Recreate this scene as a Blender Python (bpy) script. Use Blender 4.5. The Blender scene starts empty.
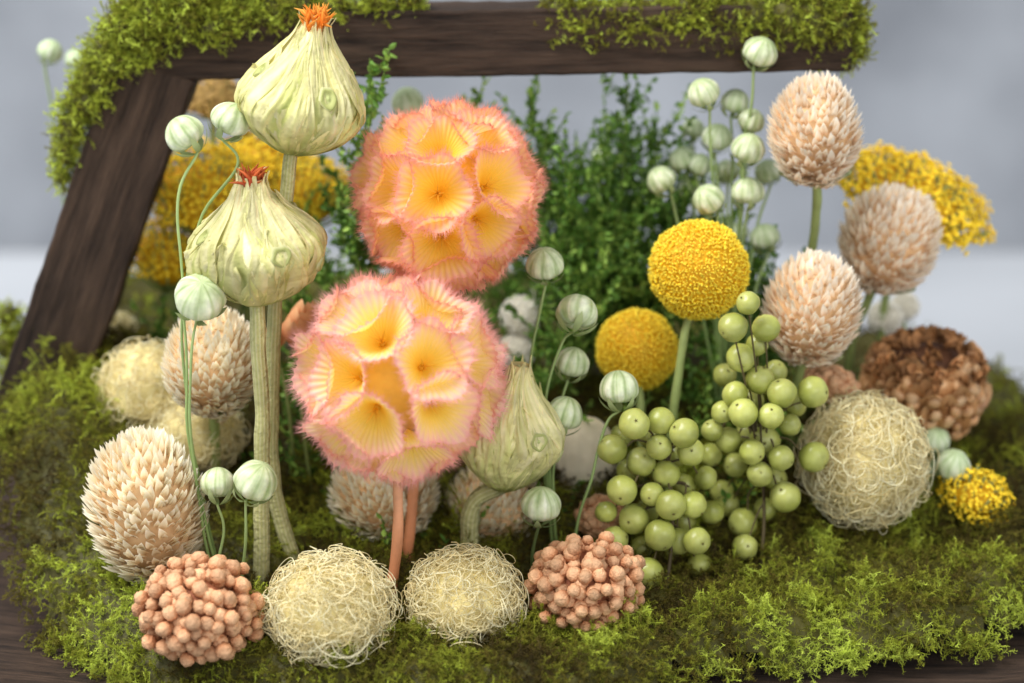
import bpy, bmesh, math, random
import numpy as np
from mathutils import Vector, Matrix, noise as mn
random.seed(7); rng=np.random.default_rng(7)
S=0.01
COL=bpy.context.scene.collection
PI=math.pi
def lin(c): return tuple(((v/255)/12.92 if v/255<=0.04045 else ((v/255+0.055)/1.055)**2.4) for v in c)
# ------------------------------------------------------------------ camera frame (cm)
PITCH=math.radians(16); FP=2418.0; DIST=60.0
CT=np.array([0,0,6.5]); FW=np.array([0,math.cos(PITCH),-math.sin(PITCH)]); UP=np.array([0,math.sin(PITCH),math.cos(PITCH)]); RT=np.array([1.,0,0])
CAM=CT-FW*DIST
def ray(px,py): return FW+RT*(px-512)/FP-UP*(py-341.5)/FP
def at(px,py,Y):
    d=ray(px,py); return CAM+d*((Y-CAM[1])/d[1])
def sz(px,P): return px*float(np.dot(P-CAM,FW))/FP
def sm(a,b,x):
    t=min(1,max(0,(x-a)/(b-a))); return t*t*(3-2*t)
def sup(x,y):
    yy=y-6.5
    if yy<0: yy*=1+.25*sm(1,6,x)
    return (abs((x-1.5)/15)**2.6+abs(yy/12.3)**2.6)
def H(x,y):
    side=1.0-0.55*sm(5,11,x)
    h=-0.2+0.5*sm(-6,0,y)+2.7*side*sm(-1,8,y)+0.8*sm(8,14,y)
    h+=1.5*sm(-8,-12,x)*sm(-2,2,y) if x<-8 else 0
    h+=0.4*mn.noise(Vector((x*0.45,y*0.45,1)))+0.3*mn.noise(Vector((x*1.2,y*1.2,4)))
    e=sup(x,y); h-=1.1*sm(0.78,1.05,e)
    return h
def ghit(px,py):
    d=ray(px,py); t=40.0
    while t<95:
        P=CAM+d*t
        if P[2]<H(P[0],P[1]): return P
        t+=0.1
    return CAM+d*t
def unit(v): v=np.asarray(v,float); return v/(np.linalg.norm(v)+1e-12)
# ------------------------------------------------------------------ mesh accumulator
class Acc:
    def __init__(s): s.V=[];s.Q=[];s.T=[];s.t=[];s.r=[];s.n=0
    def add(s,V,Q=None,T=None,t=0.5,r=None):
        V=np.asarray(V,float).reshape(-1,3); k=len(V)
        if r is None: r=random.random()
        s.V.append(V)
        if Q is not None and len(Q): s.Q.append(np.asarray(Q,int).reshape(-1,4)+s.n)
        if T is not None and len(T): s.T.append(np.asarray(T,int).reshape(-1,3)+s.n)
        s.t.append(np.broadcast_to(np.asarray(t,float),(k,)).copy()); s.r.append(np.broadcast_to(np.asarray(r,float),(k,)).copy())
        s.n+=k; return s
    def fin(s):
        return (np.concatenate(s.V), np.concatenate(s.Q) if s.Q else np.zeros((0,4),int), np.concatenate(s.T) if s.T else np.zeros((0,3),int), np.concatenate(s.t), np.concatenate(s.r))
    def rep(s,tpl,R,off,rnd=None):
        V,Q,T,t,r=tpl; K=len(off); n=len(V)
        if K==0: return s
        if rnd is None: rnd=rng.random(K)
        VV=(np.einsum('kij,vj->kvi',R,V)+np.asarray(off)[:,None,:]).reshape(-1,3)
        o=(np.arange(K)*n)[:,None,None]
        QQ=(Q[None]+o).reshape(-1,4) if len(Q) else None
        TT=(T[None]+o).reshape(-1,3) if len(T) else None
        return s.add(VV,QQ,TT,np.tile(t,K),np.repeat(rnd,n))
    def mesh(s,name,m,base=(0,0,0),smooth=True):
        V,Q,T,t,r=s.fin()
        me=bpy.data.meshes.new(name)
        co=((V-np.asarray(base))*S).astype(np.float32)
        me.vertices.add(len(V)); me.vertices.foreach_set('co',co.ravel())
        loops=np.concatenate([Q.ravel(),T.ravel()]).astype(np.int32)
        me.loops.add(len(loops)); me.loops.foreach_set('vertex_index',loops)
        st=np.concatenate([np.arange(len(Q))*4,len(Q)*4+np.arange(len(T))*3]).astype(np.int32)
        me.polygons.add(len(st)); me.polygons.foreach_set('loop_start',st)
        me.update(calc_edges=True)
        a=me.attributes.new('t','FLOAT','POINT'); a.data.foreach_set('value',t.astype(np.float32))
        a=me.attributes.new('rnd','FLOAT','POINT'); a.data.foreach_set('value',r.astype(np.float32))
        if smooth: me.polygons.foreach_set('use_smooth',np.ones(len(st),bool))
        me.validate(); me.materials.append(m); return me
    def build(s,name,m,parent=None,smooth=True):
        base=parent['_b'] if parent is not None else (0,0,0)
        o=bpy.data.objects.new(name,s.mesh(name,m,base,smooth)); COL.objects.link(o)
        if parent is not None: o.parent=parent
        return o
def thing(name,label,cat,base,group=None):
    if len(label.split())>16: print('LONG LABEL',label)
    o=bpy.data.objects.new(name,None); COL.objects.link(o); o.empty_display_size=0.01
    o.location=[c*S for c in base]; o['label']=label; o['category']=cat
    if group: o['group']=group
    o['_b']=[float(c) for c in base]; return o
def place(name,me,parent,P,R=None,sc=1.0,up=None):
    o=bpy.data.objects.new(name,me); COL.objects.link(o); o.parent=parent
    b=np.zeros(3) if up is not None else np.asarray(parent['_b'])
    M=Matrix.Identity(3) if R is None else Matrix([list(map(float,x)) for x in R])
    o.matrix_local=Matrix.LocRotScale(Vector([float(v) for v in (np.asarray(P)-b)*S]),M.to_quaternion(),Vector((sc,)*3) if np.isscalar(sc) else Vector(sc))
    return o
# ------------------------------------------------------------------ shape helpers
def fib(n,j=0.0):
    i=np.arange(n)+0.5; z=1-2*i/n; a=i*PI*(3-5**0.5); r=np.sqrt(1-z*z)
    d=np.stack([r*np.cos(a),r*np.sin(a),z],1)
    if j: d+=rng.normal(0,j,d.shape); d/=np.linalg.norm(d,axis=1)[:,None]
    return d
def framez(Z,Yh):
    Z=Z/np.linalg.norm(Z,axis=1)[:,None]
    X=np.cross(Yh,Z); nn=np.linalg.norm(X,axis=1)[:,None]; X=np.where(nn<1e-5,np.array([[1.,0,0]]),X/np.maximum(nn,1e-9))
    Y=np.cross(Z,X); return np.stack([X,Y,Z],2)
def rndframe(Z): return framez(Z,rng.normal(0,1,Z.shape))
def basis(ax): return framez(np.array([unit(ax)]),np.array([[0.13,1,0.07]]))[0]
def spline(P,n):
    P=np.asarray(P,float)
    if len(P)==2: return P[0]+(P[1]-P[0])*np.linspace(0,1,n)[:,None]
    Q=np.vstack([2*P[0]-P[1],P,2*P[-1]-P[-2]]); out=[]
    for u in np.linspace(0,len(P)-1-1e-6,n):
        i=int(u); f=u-i; a,b,c,d=Q[i:i+4]
        out.append(0.5*((2*b)+(-a+c)*f+(2*a-5*b+4*c-d)*f*f+(-a+3*b-3*c+d)*f**3))
    return np.array(out)
def tube(acc,P,r,n=8,t=None,rnd=None):
    P=np.asarray(P,float); K=len(P); r=np.broadcast_to(np.asarray(r,float),(K,))
    T=np.gradient(P,axis=0); T/=np.linalg.norm(T,axis=1)[:,None]+1e-9
    ref=np.array([0.3,0.9,0.2]) if abs(T[0]@unit([.3,.9,.2]))<.9 else np.array([1.,0,0])
    X=np.cross(T,ref); X/=np.linalg.norm(X,axis=1)[:,None]+1e-9; Y=np.cross(T,X)
    a=np.arange(n)*2*PI/n
    V=P[:,None,:]+r[:,None,None]*(np.cos(a)[None,:,None]*X[:,None,:]+np.sin(a)[None,:,None]*Y[:,None,:])
    i=np.arange(K-1)[:,None]*n; j=np.arange(n)[None,:]; j2=(j+1)%n
    Q=np.stack([i+j,i+j2,i+n+j2,i+n+j],2).reshape(-1,4)
    tt=np.repeat(np.linspace(0,1,K),n) if t is None else t
    acc.add(V.reshape(-1,3),Q,None,tt,rnd); return acc
def grid(nu,nv,closed=False):
    i=np.arange(nu-1)[:,None]*nv; J=nv if closed else nv-1; j=np.arange(J)[None,:]; j2=(j+1)%nv
    return np.stack([i+j,i+j2,i+nv+j2,i+nv+j],2).reshape(-1,4)
def ico(sub):
    bm=bmesh.new(); bmesh.ops.create_icosphere(bm,subdivisions=sub,radius=1); V=np.array([v.co[:] for v in bm.verts]); T=np.array([[v.index for v in f.verts] for f in bm.faces]); bm.free(); return V,T
IC={k:ico(k) for k in (1,2,3,4)}
def ball(acc,c,r,sub=2,t=0.5,rnd=None,amp=0,fr=1.0,R=None):
    V,T=IC[sub]; W=V*np.asarray(r)
    if amp: W=W*np.array([1+amp*mn.noise(Vector(v*fr)+Vector((c[0],c[1],c[2]))) for v in V])[:,None]
    if R is not None: W=W@R.T
    acc.add(W+np.asarray(c),None,T,t,rnd); return acc
# ------------------------------------------------------------------ materials
def mat(name,stops,by='t',vary=.12,nz=(250,.12),rough=.6,transl=0.,sss=0.,bump=None,tdark=0.,spec=.3,coat=0):
    m=bpy.data.materials.new(name); m.use_nodes=True; N=m.node_tree.nodes; L=m.node_tree.links; N.clear()
    out=N.new('ShaderNodeOutputMaterial'); bs=N.new('ShaderNodeBsdfPrincipled')
    at_=N.new('ShaderNodeAttribute'); at_.attribute_name='t'; ar=N.new('ShaderNodeAttribute'); ar.attribute_name='rnd'
    rp=N.new('ShaderNodeValToRGB'); e=rp.color_ramp.elements
    while len(e)>1: e.remove(e[-1])
    e[0].position=stops[0][0]; e[0].color=(*lin(stops[0][1]),1)
    for p,c in stops[1:]:
        q=e.new(p); q.color=(*lin(c),1)
    L.new((at_ if by=='t' else ar).outputs['Fac'],rp.inputs[0])
    def ma(op,a,b):
        x=N.new('ShaderNodeMath'); x.operation=op
        for i,v in enumerate((a,b)):
            if isinstance(v,(int,float)): x.inputs[i].default_value=v
            else: L.new(v,x.inputs[i])
        return x.outputs[0]
    tc=N.new('ShaderNodeTexCoord'); no=N.new('ShaderNodeTexNoise'); no.inputs['Scale'].default_value=nz[0]; no.inputs['Detail'].default_value=4
    L.new(tc.outputs['Object'],no.inputs['Vector'])
    f1=ma('ADD',ma('MULTIPLY',ar.outputs['Fac'],2*vary),1-vary)
    f2=ma('ADD',ma('MULTIPLY',no.outputs['Fac'],2*nz[1]*2),1-2*nz[1])
    f=ma('MULTIPLY',f1,f2)
    if tdark: f=ma('MULTIPLY',f,ma('ADD',ma('MULTIPLY',at_.outputs['Fac'],tdark),1-tdark))
    sc=N.new('ShaderNodeVectorMath'); sc.operation='SCALE'; L.new(rp.outputs[0],sc.inputs[0]); L.new(f,sc.inputs['Scale'])
    L.new(sc.outputs[0],bs.inputs['Base Color']); bs.inputs['Roughness'].default_value=rough
    bs.inputs['Specular IOR Level'].default_value=spec
    if coat: bs.inputs['Coat Weight'].default_value=coat; bs.inputs['Coat Roughness'].default_value=.25
    if sss:
        bs.inputs['Subsurface Weight'].default_value=sss; bs.inputs['Subsurface Radius'].default_value=(1,.8,.4); bs.inputs['Subsurface Scale'].default_value=.003
    if bump:
        n2=N.new('ShaderNodeTexNoise'); n2.inputs['Scale'].default_value=bump[0]; n2.inputs['Detail'].default_value=5; L.new(tc.outputs['Object'],n2.inputs['Vector'])
        b=N.new('ShaderNodeBump'); b.inputs['Strength'].default_value=bump[1]; b.inputs['Distance'].default_value=.001; L.new(n2.outputs['Fac'],b.inputs['Height']); L.new(b.outputs[0],bs.inputs['Normal'])
    if transl:
        tr=N.new('ShaderNodeBsdfTranslucent'); L.new(sc.outputs[0],tr.inputs[0]); mx=N.new('ShaderNodeMixShader'); mx.inputs[0].default_value=transl
        L.new(bs.outputs[0],mx.inputs[1]); L.new(tr.outputs[0],mx.inputs[2]); L.new(mx.outputs[0],out.inputs[0])
    else: L.new(bs.outputs[0],out.inputs[0])
    return m
M={}
M['gom_pink']=mat('cream_pink_bract',[(0,(232,196,160)),(.4,(252,236,212)),(1,(255,250,238))],transl=.25,nz=(120,.06))
M['gom_cream']=mat('cream_bract',[(0,(226,194,146)),(.36,(250,238,208)),(1,(255,252,236))],transl=.25,nz=(120,.06))
M['gom_core']=mat('bract_core',[(0,(220,184,140)),(1,(220,184,140))])
M['stem']=mat('green_stem',[(0,(120,135,72)),(1,(165,178,112))],nz=(300,.15))
M['thin']=mat('thin_green_stem',[(0,(125,150,85)),(1,(160,180,118))],nz=(300,.1))
M['safstem']=mat('pale_ribbed_stem',[(0,(186,184,116)),(1,(218,214,162))],nz=(250,.2),bump=(900,.7))
M['scabstem']=mat('orange_stem',[(0,(215,135,90)),(1,(246,190,150))],nz=(250,.15))
M['brownstem']=mat('dark_twig',[(0,(70,58,40)),(1,(95,85,50))])
M['billy']=mat('yellow_floret',[(0,(232,178,14)),(.5,(252,216,34)),(1,(255,238,90))],vary=.18,nz=(90,.06),transl=.1)
M['billycore']=mat('orange_core',[(0,(222,168,18)),(1,(222,168,18))])
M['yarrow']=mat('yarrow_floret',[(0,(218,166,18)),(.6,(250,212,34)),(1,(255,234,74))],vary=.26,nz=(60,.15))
M['yarrow_brown']=mat('faded_floret',[(0,(140,105,50)),(1,(210,175,105))],vary=.2)
M['white']=mat('white_floret',[(0,(226,220,200)),(1,(252,249,240))])
M['straw']=mat('straw_fibre',[(0,(253,236,178)),(.5,(255,245,200)),(1,(255,251,222))],by='rnd',vary=.08,transl=.3,rough=.5,spec=.3)
M['strawcore']=mat('straw_core',[(0,(232,216,152)),(1,(238,224,162))],nz=(300,.15))
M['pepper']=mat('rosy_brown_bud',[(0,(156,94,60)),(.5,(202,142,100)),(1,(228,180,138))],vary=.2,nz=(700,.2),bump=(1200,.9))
M['twigdark']=mat('dark_centre',[(0,(80,50,32)),(1,(90,58,38))])
M['pepcore']=mat('rosy_centre',[(0,(140,84,56)),(1,(150,90,60))],nz=(400,.3),bump=(600,1))
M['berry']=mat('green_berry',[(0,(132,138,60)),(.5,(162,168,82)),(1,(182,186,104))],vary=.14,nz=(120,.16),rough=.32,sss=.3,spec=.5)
M['berrytip']=mat('berry_tip',[(0,(90,85,40)),(1,(110,100,50))])
M['pod']=mat('striped_seed_pod',[(0,(140,160,104)),(.35,(178,192,144)),(.7,(206,214,178)),(1,(228,231,205))],vary=.05,nz=(350,.16),rough=.42,sss=.15,spec=.35)
M['podback']=mat('pale_seed_pod',[(0,(148,170,116)),(.45,(186,202,158)),(.7,(208,218,186)),(1,(224,228,206))],vary=.05,nz=(300,.1),rough=.45)
M['sepal']=mat('green_sepal',[(0,(135,155,92)),(1,(178,190,138))],transl=.2)
M['saf']=mat('papery_bract',[(0,(156,166,88)),(.3,(198,200,122)),(.6,(226,220,156)),(.85,(242,234,184)),(1,(244,222,162))],vary=.18,nz=(160,.22),rough=.5,transl=.28,bump=(450,.7))
M['cream']=mat('smooth_cream_pod',[(0,(240,226,190)),(.5,(250,240,214)),(1,(250,238,204))],vary=.1,nz=(90,.2),rough=.6,transl=.2,bump=(300,.5))
M['rust']=mat('rust_leaf',[(0,(200,130,80)),(.5,(215,140,95)),(1,(235,180,130))],vary=.1,transl=.3,bump=(400,.5))
M['safleaf']=mat('green_leafy_bract',[(0,(196,204,138)),(.55,(196,200,130)),(.8,(172,178,106)),(1,(222,220,170))],transl=.3,bump=(500,.5))
M['tuft']=mat('orange_tuft',[(0,(220,115,30)),(.6,(248,150,45)),(1,(253,190,85))],vary=.2,transl=.35)
M['tuftred']=mat('red_tuft',[(0,(140,50,25)),(.6,(190,80,40)),(1,(215,120,60))],vary=.25,transl=.3)
def scabm(n,r): return mat(n,r,vary=.06,nz=(110,.08),rough=.6,transl=.42)
M['scab']=scabm('papery_floret',[(0,(255,208,50)),(.34,(255,222,84)),(.58,(255,220,126)),(.76,(253,208,158)),(.88,(249,192,168)),(1,(240,166,162))])
M['scabpale']=scabm('pale_papery_floret',[(0,(255,214,64)),(.34,(255,232,108)),(.58,(255,232,156)),(.76,(254,218,186)),(.88,(251,202,190)),(1,(244,176,180))])
M['star']=mat('yellow_star',[(0,(245,185,35)),(1,(255,220,90))],transl=.3)
M['scabcore']=mat('golden_core',[(0,(252,214,110)),(1,(252,214,110))],transl=.2)
M['leaf']=mat('dark_green_leaf',[(0,(74,110,42)),(.5,(112,156,64)),(1,(172,202,98))],by='rnd',vary=.2,transl=.3,rough=.5)
M['leafstem']=mat('leafy_stem',[(0,(78,104,42)),(1,(112,138,64))])
M['tan']=mat('tan_scale',[(0,(130,84,48)),(.5,(196,144,94)),(1,(228,186,138))],vary=.28,rough=.35,spec=.5,transl=.12,nz=(120,.2),bump=(400,.4))
M['brownfrill']=mat('brown_frill',[(0,(104,68,40)),(1,(180,130,84))],vary=.3)
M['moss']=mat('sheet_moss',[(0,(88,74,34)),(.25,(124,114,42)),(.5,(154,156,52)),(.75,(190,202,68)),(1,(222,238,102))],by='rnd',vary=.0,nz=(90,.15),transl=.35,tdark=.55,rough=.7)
M['mossbase']=mat('moss_base',[(0,(72,70,26)),(1,(84,80,30))],nz=(200,.4),bump=(300,1))
def wood():
    m=bpy.data.materials.new('dark_stained_wood'); m.use_nodes=True; N=m.node_tree.nodes; L=m.node_tree.links; b=N['Principled BSDF']
    tc=N.new('ShaderNodeTexCoord'); mp=N.new('ShaderNodeMapping'); mp.inputs['Scale'].default_value=(14,190,190); L.new(tc.outputs['Object'],mp.inputs[0])
    n=N.new('ShaderNodeTexNoise'); n.inputs['Scale'].default_value=1.6; n.inputs['Detail'].default_value=9; n.inputs['Roughness'].default_value=.75; L.new(mp.outputs[0],n.inputs['Vector'])
    r=N.new('ShaderNodeValToRGB'); e=r.color_ramp.elements; e[0].position=.36; e[0].color=(*lin((34,26,22)),1); e[1].position=.74; e[1].color=(*lin((98,78,64)),1); L.new(n.outputs['Fac'],r.inputs[0]); L.new(r.outputs[0],b.inputs['Base Color'])
    b.inputs['Roughness'].default_value=.75; b.inputs['Specular IOR Level'].default_value=.2
    bp=N.new('ShaderNodeBump'); bp.inputs['Strength'].default_value=.9; bp.inputs['Distance'].default_value=.002; L.new(n.outputs['Fac'],bp.inputs['Height']); L.new(bp.outputs[0],b.inputs['Normal'])
    return m
M['wood']=wood()
def plain(name,c1,c2,scale,rough=.7):
    m=bpy.data.materials.new(name); m.use_nodes=True; N=m.node_tree.nodes; L=m.node_tree.links; b=N['Principled BSDF']
    tc=N.new('ShaderNodeTexCoord'); n=N.new('ShaderNodeTexNoise'); n.inputs['Scale'].default_value=scale; n.inputs['Detail'].default_value=6; L.new(tc.outputs['Object'],n.inputs['Vector'])
    r=N.new('ShaderNodeValToRGB'); e=r.color_ramp.elements; e[0].position=.3; e[0].color=(*lin(c1),1); e[1].position=.7; e[1].color=(*lin(c2),1); L.new(n.outputs['Fac'],r.inputs[0]); L.new(r.outputs[0],b.inputs['Base Color']); b.inputs['Roughness'].default_value=rough
    return m
M['wall']=plain('grey_plaster',(122,126,133),(162,166,173),11)
M['table']=plain('pale_grey_tabletop',(172,176,182),(196,200,206),5)
# ------------------------------------------------------------------ setting
def sheet(name,V,m):
    me=bpy.data.meshes.new(name); me.from_pydata([[c*S for c in v] for v in V],[],[(0,1,2,3)]); me.materials.append(m)
    o=bpy.data.objects.new(name,me); COL.objects.link(o); o['kind']='structure'; return o
TZ=-3.6
sheet('tabletop',[(-120,-50,TZ),(120,-50,TZ),(120,50,TZ),(-120,50,TZ)],M['table'])
sheet('wall',[(-160,50.4,-60),(160,50.4,-60),(160,50.4,110),(-160,50.4,110)],M['wall'])
def moss_tpl(k):
    a=Acc(); p=np.zeros(3); d=unit([random.uniform(-.3,.3),random.uniform(-.3,.3),1]); bend=rng.normal(0,.5,3)
    path=[p.copy()]
    for i in range(7):
        d=unit(d+bend+rng.normal(0,.4,3)); p=p+d/7; path.append(p.copy())
    path=np.array(path)
    def rib(P,w0,w1,t0,t1):
        n=len(P); side=unit(np.cross(P[-1]-P[0],rng.normal(0,1,3)))
        w=np.linspace(w0,w1,n)[:,None]; V=np.empty((2*n,3)); V[0::2]=P-side*w; V[1::2]=P+side*w
        Q=[[2*i,2*i+1,2*i+3,2*i+2] for i in range(n-1)]
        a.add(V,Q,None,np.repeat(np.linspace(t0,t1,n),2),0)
    rib(path,.03,.013,0,1)
    def leafy(P,q,dirv,l,t):
        s=unit(np.cross(dirv,rng.normal(0,1,3)))
        e=q+unit(dirv*.7+s)*l; w=unit(np.cross(e-q,rng.normal(0,1,3)))*.02
        a.add([q-w,q+w,e],None,[[0,1,2]],[t,t,min(1,t+.15)],0)
    for i in range(1,7):
        for _ in range(2):
            u=i+random.random()*.9; i0=min(6,int(u)); q=path[i0]+(path[i0+1]-path[i0])*(u-i0)
            dd=unit(unit(path[i0+1]-path[i0])*.6+rng.normal(0,.6,3)); l=random.uniform(.18,.38)*(1-.08*i)
            br=np.array([q,q+dd*l*.5,q+unit(dd+rng.normal(0,.7,3))*l]); rib(br,.02,.008,u/7,min(1,u/7+.2))
            for z in (.3,.6,.9): leafy(br,q+dd*l*z,dd,.07,u/7)
        for _ in range(3): leafy(path,path[i]+rng.normal(0,.01,3),unit(path[min(7,i+1)]-path[i-1]),.09,i/7)
    return a.fin()
MT=[moss_tpl(i) for i in range(18)]
def moss_fill(acc,P,D,L,rv):
    k=rng.integers(0,len(MT),len(P)); R=rndframe(D)*np.asarray(L)[:,None,None]
    for i in range(len(MT)):
        q=k==i; acc.rep(MT[i],R[q],P[q],rv[q])
nx,ny=90,80; xs=np.linspace(-14.6,17.6,nx); ys=np.linspace(-7.2,20.2,ny); V=[];inn=[]
for y in ys:
    for x in xs: V.append((x,y,H(x,y))); inn.append(sup(x,y)<1.02)
Q=[q for q in grid(ny,nx) if all(inn[i] for i in q)]
g=Acc(); g.add(V,Q); gb=g.build('moss_ground',M['mossbase']); gb['kind']='structure'
P=[];D=[];L=[];rv=[]
while len(P)<44000:
    x=random.uniform(-14.6,17.6); y=-6.4+26*random.random()**1.5
    if y>9 and random.random()<.7: continue
    if sup(x,y)>1.06: continue
    z=H(x,y); e=sup(x,y)
    cl=mn.noise(Vector((x*1.2,y*1.2,7)))
    z+=random.uniform(.02,.28)+.6*max(0,cl)+.5*sm(1,3,y)*sm(9,5,y) 
    P.append((x,y,z-.1)); out=np.array([(x-1.5)/15,(y-6.5)/12.6,0])*sm(.7,1.0,e)
    D.append(np.array([random.gauss(0,1),random.gauss(0,1)-.25,random.uniform(-.3,.6)])+out*.7)
    L.append(random.uniform(.24,.54))
    pt=mn.noise(Vector((x*.32+3,y*.32,2)))+.6*mn.noise(Vector((x*1.1,y*1.1,9)))
    br=.27+.6*pt+.5*cl
    br+=.5*math.exp(-((x+9.3)**2+(y+3.8)**2)/8)+.42*math.exp(-((x-7)**2/16+(y+3.4)**2/4))+.42*math.exp(-((x-12)**2/8+(y+1)**2/8))+.15*math.exp(-((x+11)**2/4+(y-3)**2/8))
    rv.append(min(1,max(0,br+random.gauss(0,.16))))
mo=Acc(); moss_fill(mo,np.array(P),np.array(D),np.array(L),np.array(rv)); o=mo.build('moss',M['moss'],smooth=False); o['kind']='stuff'; o['label']='olive and bright green sheet moss covering the tray'; o['category']='moss'
# ------------------------------------------------------------------ trug
tb=(1.5,6.5,TZ+.02)
trug=thing('wooden_trug','dark wooden flower trug with mossy angular handle, holding the whole dried flower arrangement','trug',tb)
a=Acc(); n=120; prof=[(0.0,TZ+.05),(.96,TZ+.05),(1.0,TZ+.4),(1.03,-1.5),(1.02,-1.1),(.97,-.9),(.90,-1.05),(.8,-1.3),(0,-1.3)]
ring=[]
for s_,z in prof:
    for i in range(n):
        th=2*PI*i/n; c,s=math.cos(th),math.sin(th); ex=2/2.6
        ring.append((1.5+17.6*s_*abs(c)**ex*(1 if c>=0 else -1),6.5+14.6*s_*abs(s)**ex*(1 if s>=0 else -1),z+.05*math.sin(th*9)))
a.add(ring,grid(len(prof),n,True)); a.build('tray',M['wood'],trug)
def beam(name,A,B,w,d,parent):
    Lx=np.linalg.norm(B-A); bm=bmesh.new(); bmesh.ops.create_cube(bm,size=1); bmesh.ops.scale(bm,vec=(Lx*S,d*S,w*S),verts=bm.verts)
    ed=[e for e in bm.edges if abs((e.verts[0].co-e.verts[1].co).x)>Lx*S*.5]
    bmesh.ops.subdivide_edges(bm,edges=ed,cuts=40)
    bmesh.ops.bevel(bm,geom=[e for e in bm.edges if len(e.link_faces)==2 and e.calc_face_angle(0)>1],offset=.0006,segments=1,affect='EDGES')
    for v in bm.verts: v.co+=Vector((0,mn.noise(v.co*110)*.0004,mn.noise(v.co*120+Vector((5,5,5)))*.0007))
    me=bpy.data.meshes.new(name); bm.to_mesh(me); bm.free(); me.materials.append(M['wood'])
    X=unit(B-A); Y=unit(np.cross(np.array([0,0,1.]),X)); 
    if abs(X[2])>.95: Y=np.array([0,1.,0])
    Z=np.cross(X,Y); return place(name,me,parent,(A+B)/2,np.stack([X,Y,Z],1))
YB=6.2
A_=at(152,43,YB); B_=at(848,33,YB)
beam('crossbeam',A_,B_,sz(66,A_),1.7,trug)
beam('post',at(18,462,YB),at(160,62,YB),sz(82,A_),1.76,trug)
P=[];D=[];L=[];rv=[]; lump=None
def blob(px,py,Y,r,n,ry=None,dark=0):
    c=at(px,py,Y); R_=np.array([sz(r,c),sz(r,c)*.9,sz(ry or r,c)])
    ball(lump,c,R_*.74,2,amp=.4,fr=1.5)
    for d in fib(n,.2):
        P.append(c+d*R_*random.uniform(.6,.85)); D.append(d*.7+rng.normal(0,.8,3)+np.array([0,0,-.25])); L.append(random.uniform(.28,.56)); rv.append(min(1,max(0,random.gauss(.7-dark,.22))))
def lumpset(lst):
    global lump
    lump=Acc()
    for b in lst: blob(*b[:4],**b[4])
    o=lump.build('moss_backing',M['mossbase'],trug); o['kind']='stuff'
lumpset([(px,py,5.7,r,{'n':int(14+r*r*.46)}) for px,py,r in [(62,176,11),(66,155,15),(72,130,19),(84,104,24),(98,80,27),(114,55,31),(132,30,36),(152,5,40),(180,18,34),(212,24,28),(240,16,28),(272,12,26),(190,-10,35),(240,-10,30),(300,3,25),(333,6,22),(375,0,19),(408,-4,17),(136,55,26),(160,46,20),(100,102,15)]])
lumpset([(px,py,5.8,r,{'n':int(14+r*r*.42),'dark':.12}) for px,py,r in [(560,26,20),(590,22,26),(560,8,20),(625,20,28),(660,24,26),(690,16,28),(720,24,26),(755,14,32),(785,18,34),(815,18,36),(838,20,32),(830,-2,28),(700,2,24),(600,38,14),(740,40,16),(848,32,20),(650,42,12),(852,50,16),(838,56,13),(820,48,16)]])
lumpset([(px,py,7.5,r,{'n':90}) for px,py,r in [(5,345,18),(12,375,16),(8,315,13),(2,400,22),(16,335,9)]])
lumpset([(px,py,5.0,r,{'n':int(r*r*.36),'dark':.25}) for px,py,r in [(10,424,22),(44,430,22),(84,424,20),(118,432,18)]])
mo=Acc(); moss_fill(mo,np.array(P),np.array(D),np.array(L),np.array(rv)); o=mo.build('moss_cover',M['moss'],trug,smooth=False); o['kind']='stuff'; o['label']='bright green moss glued over the handle'
# ------------------------------------------------------------------ stems
def stem_path(head,Y,path):
    if not path:
        b=np.array([head[0]+random.uniform(-.4,.4),min(Y+.6,17),0]); b[2]=H(b[0],b[1])-.5
        mid=(head+b)/2+np.array([random.uniform(-.25,.25),0,0]); return [b,mid,head]
    g=ghit(*path[-1]); g=g+np.array([0,.1,-.4]); pts=[head]; k=len(path)
    for i,(px,py) in enumerate(path[:-1]):
        f=(i+1)/k; pts.append(at(px,py,Y+(g[1]-Y)*f))
    pts.append(g); return pts[::-1]
def stem(parent,pts,r,m,name='stem',n=8,rib=0):
    K=40; P=spline(pts,K); P[1:-1]+=np.array([[.05*mn.noise(Vector(p*.9)),.04*mn.noise(Vector(p*.9)+Vector((9,0,0))),0] for p in P[1:-1]])
    a=Acc(); rr=np.linspace(r*1.06,r*.9,K)*np.array([1+.16*mn.noise(Vector(p*1.7)) for p in P]); tube(a,P,rr,n)
    if rib:
        V=a.V[0].reshape(K,n,3); C=P[:,None,:]; a.V[0]=(C+(V-C)*(1+.13*np.cos(np.arange(n)*PI))[None,:,None]).reshape(-1,3)
        a.t[0]=np.tile(.5+.45*np.cos(np.arange(n)*PI),K)
    return a.build(name,m,parent)
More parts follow.
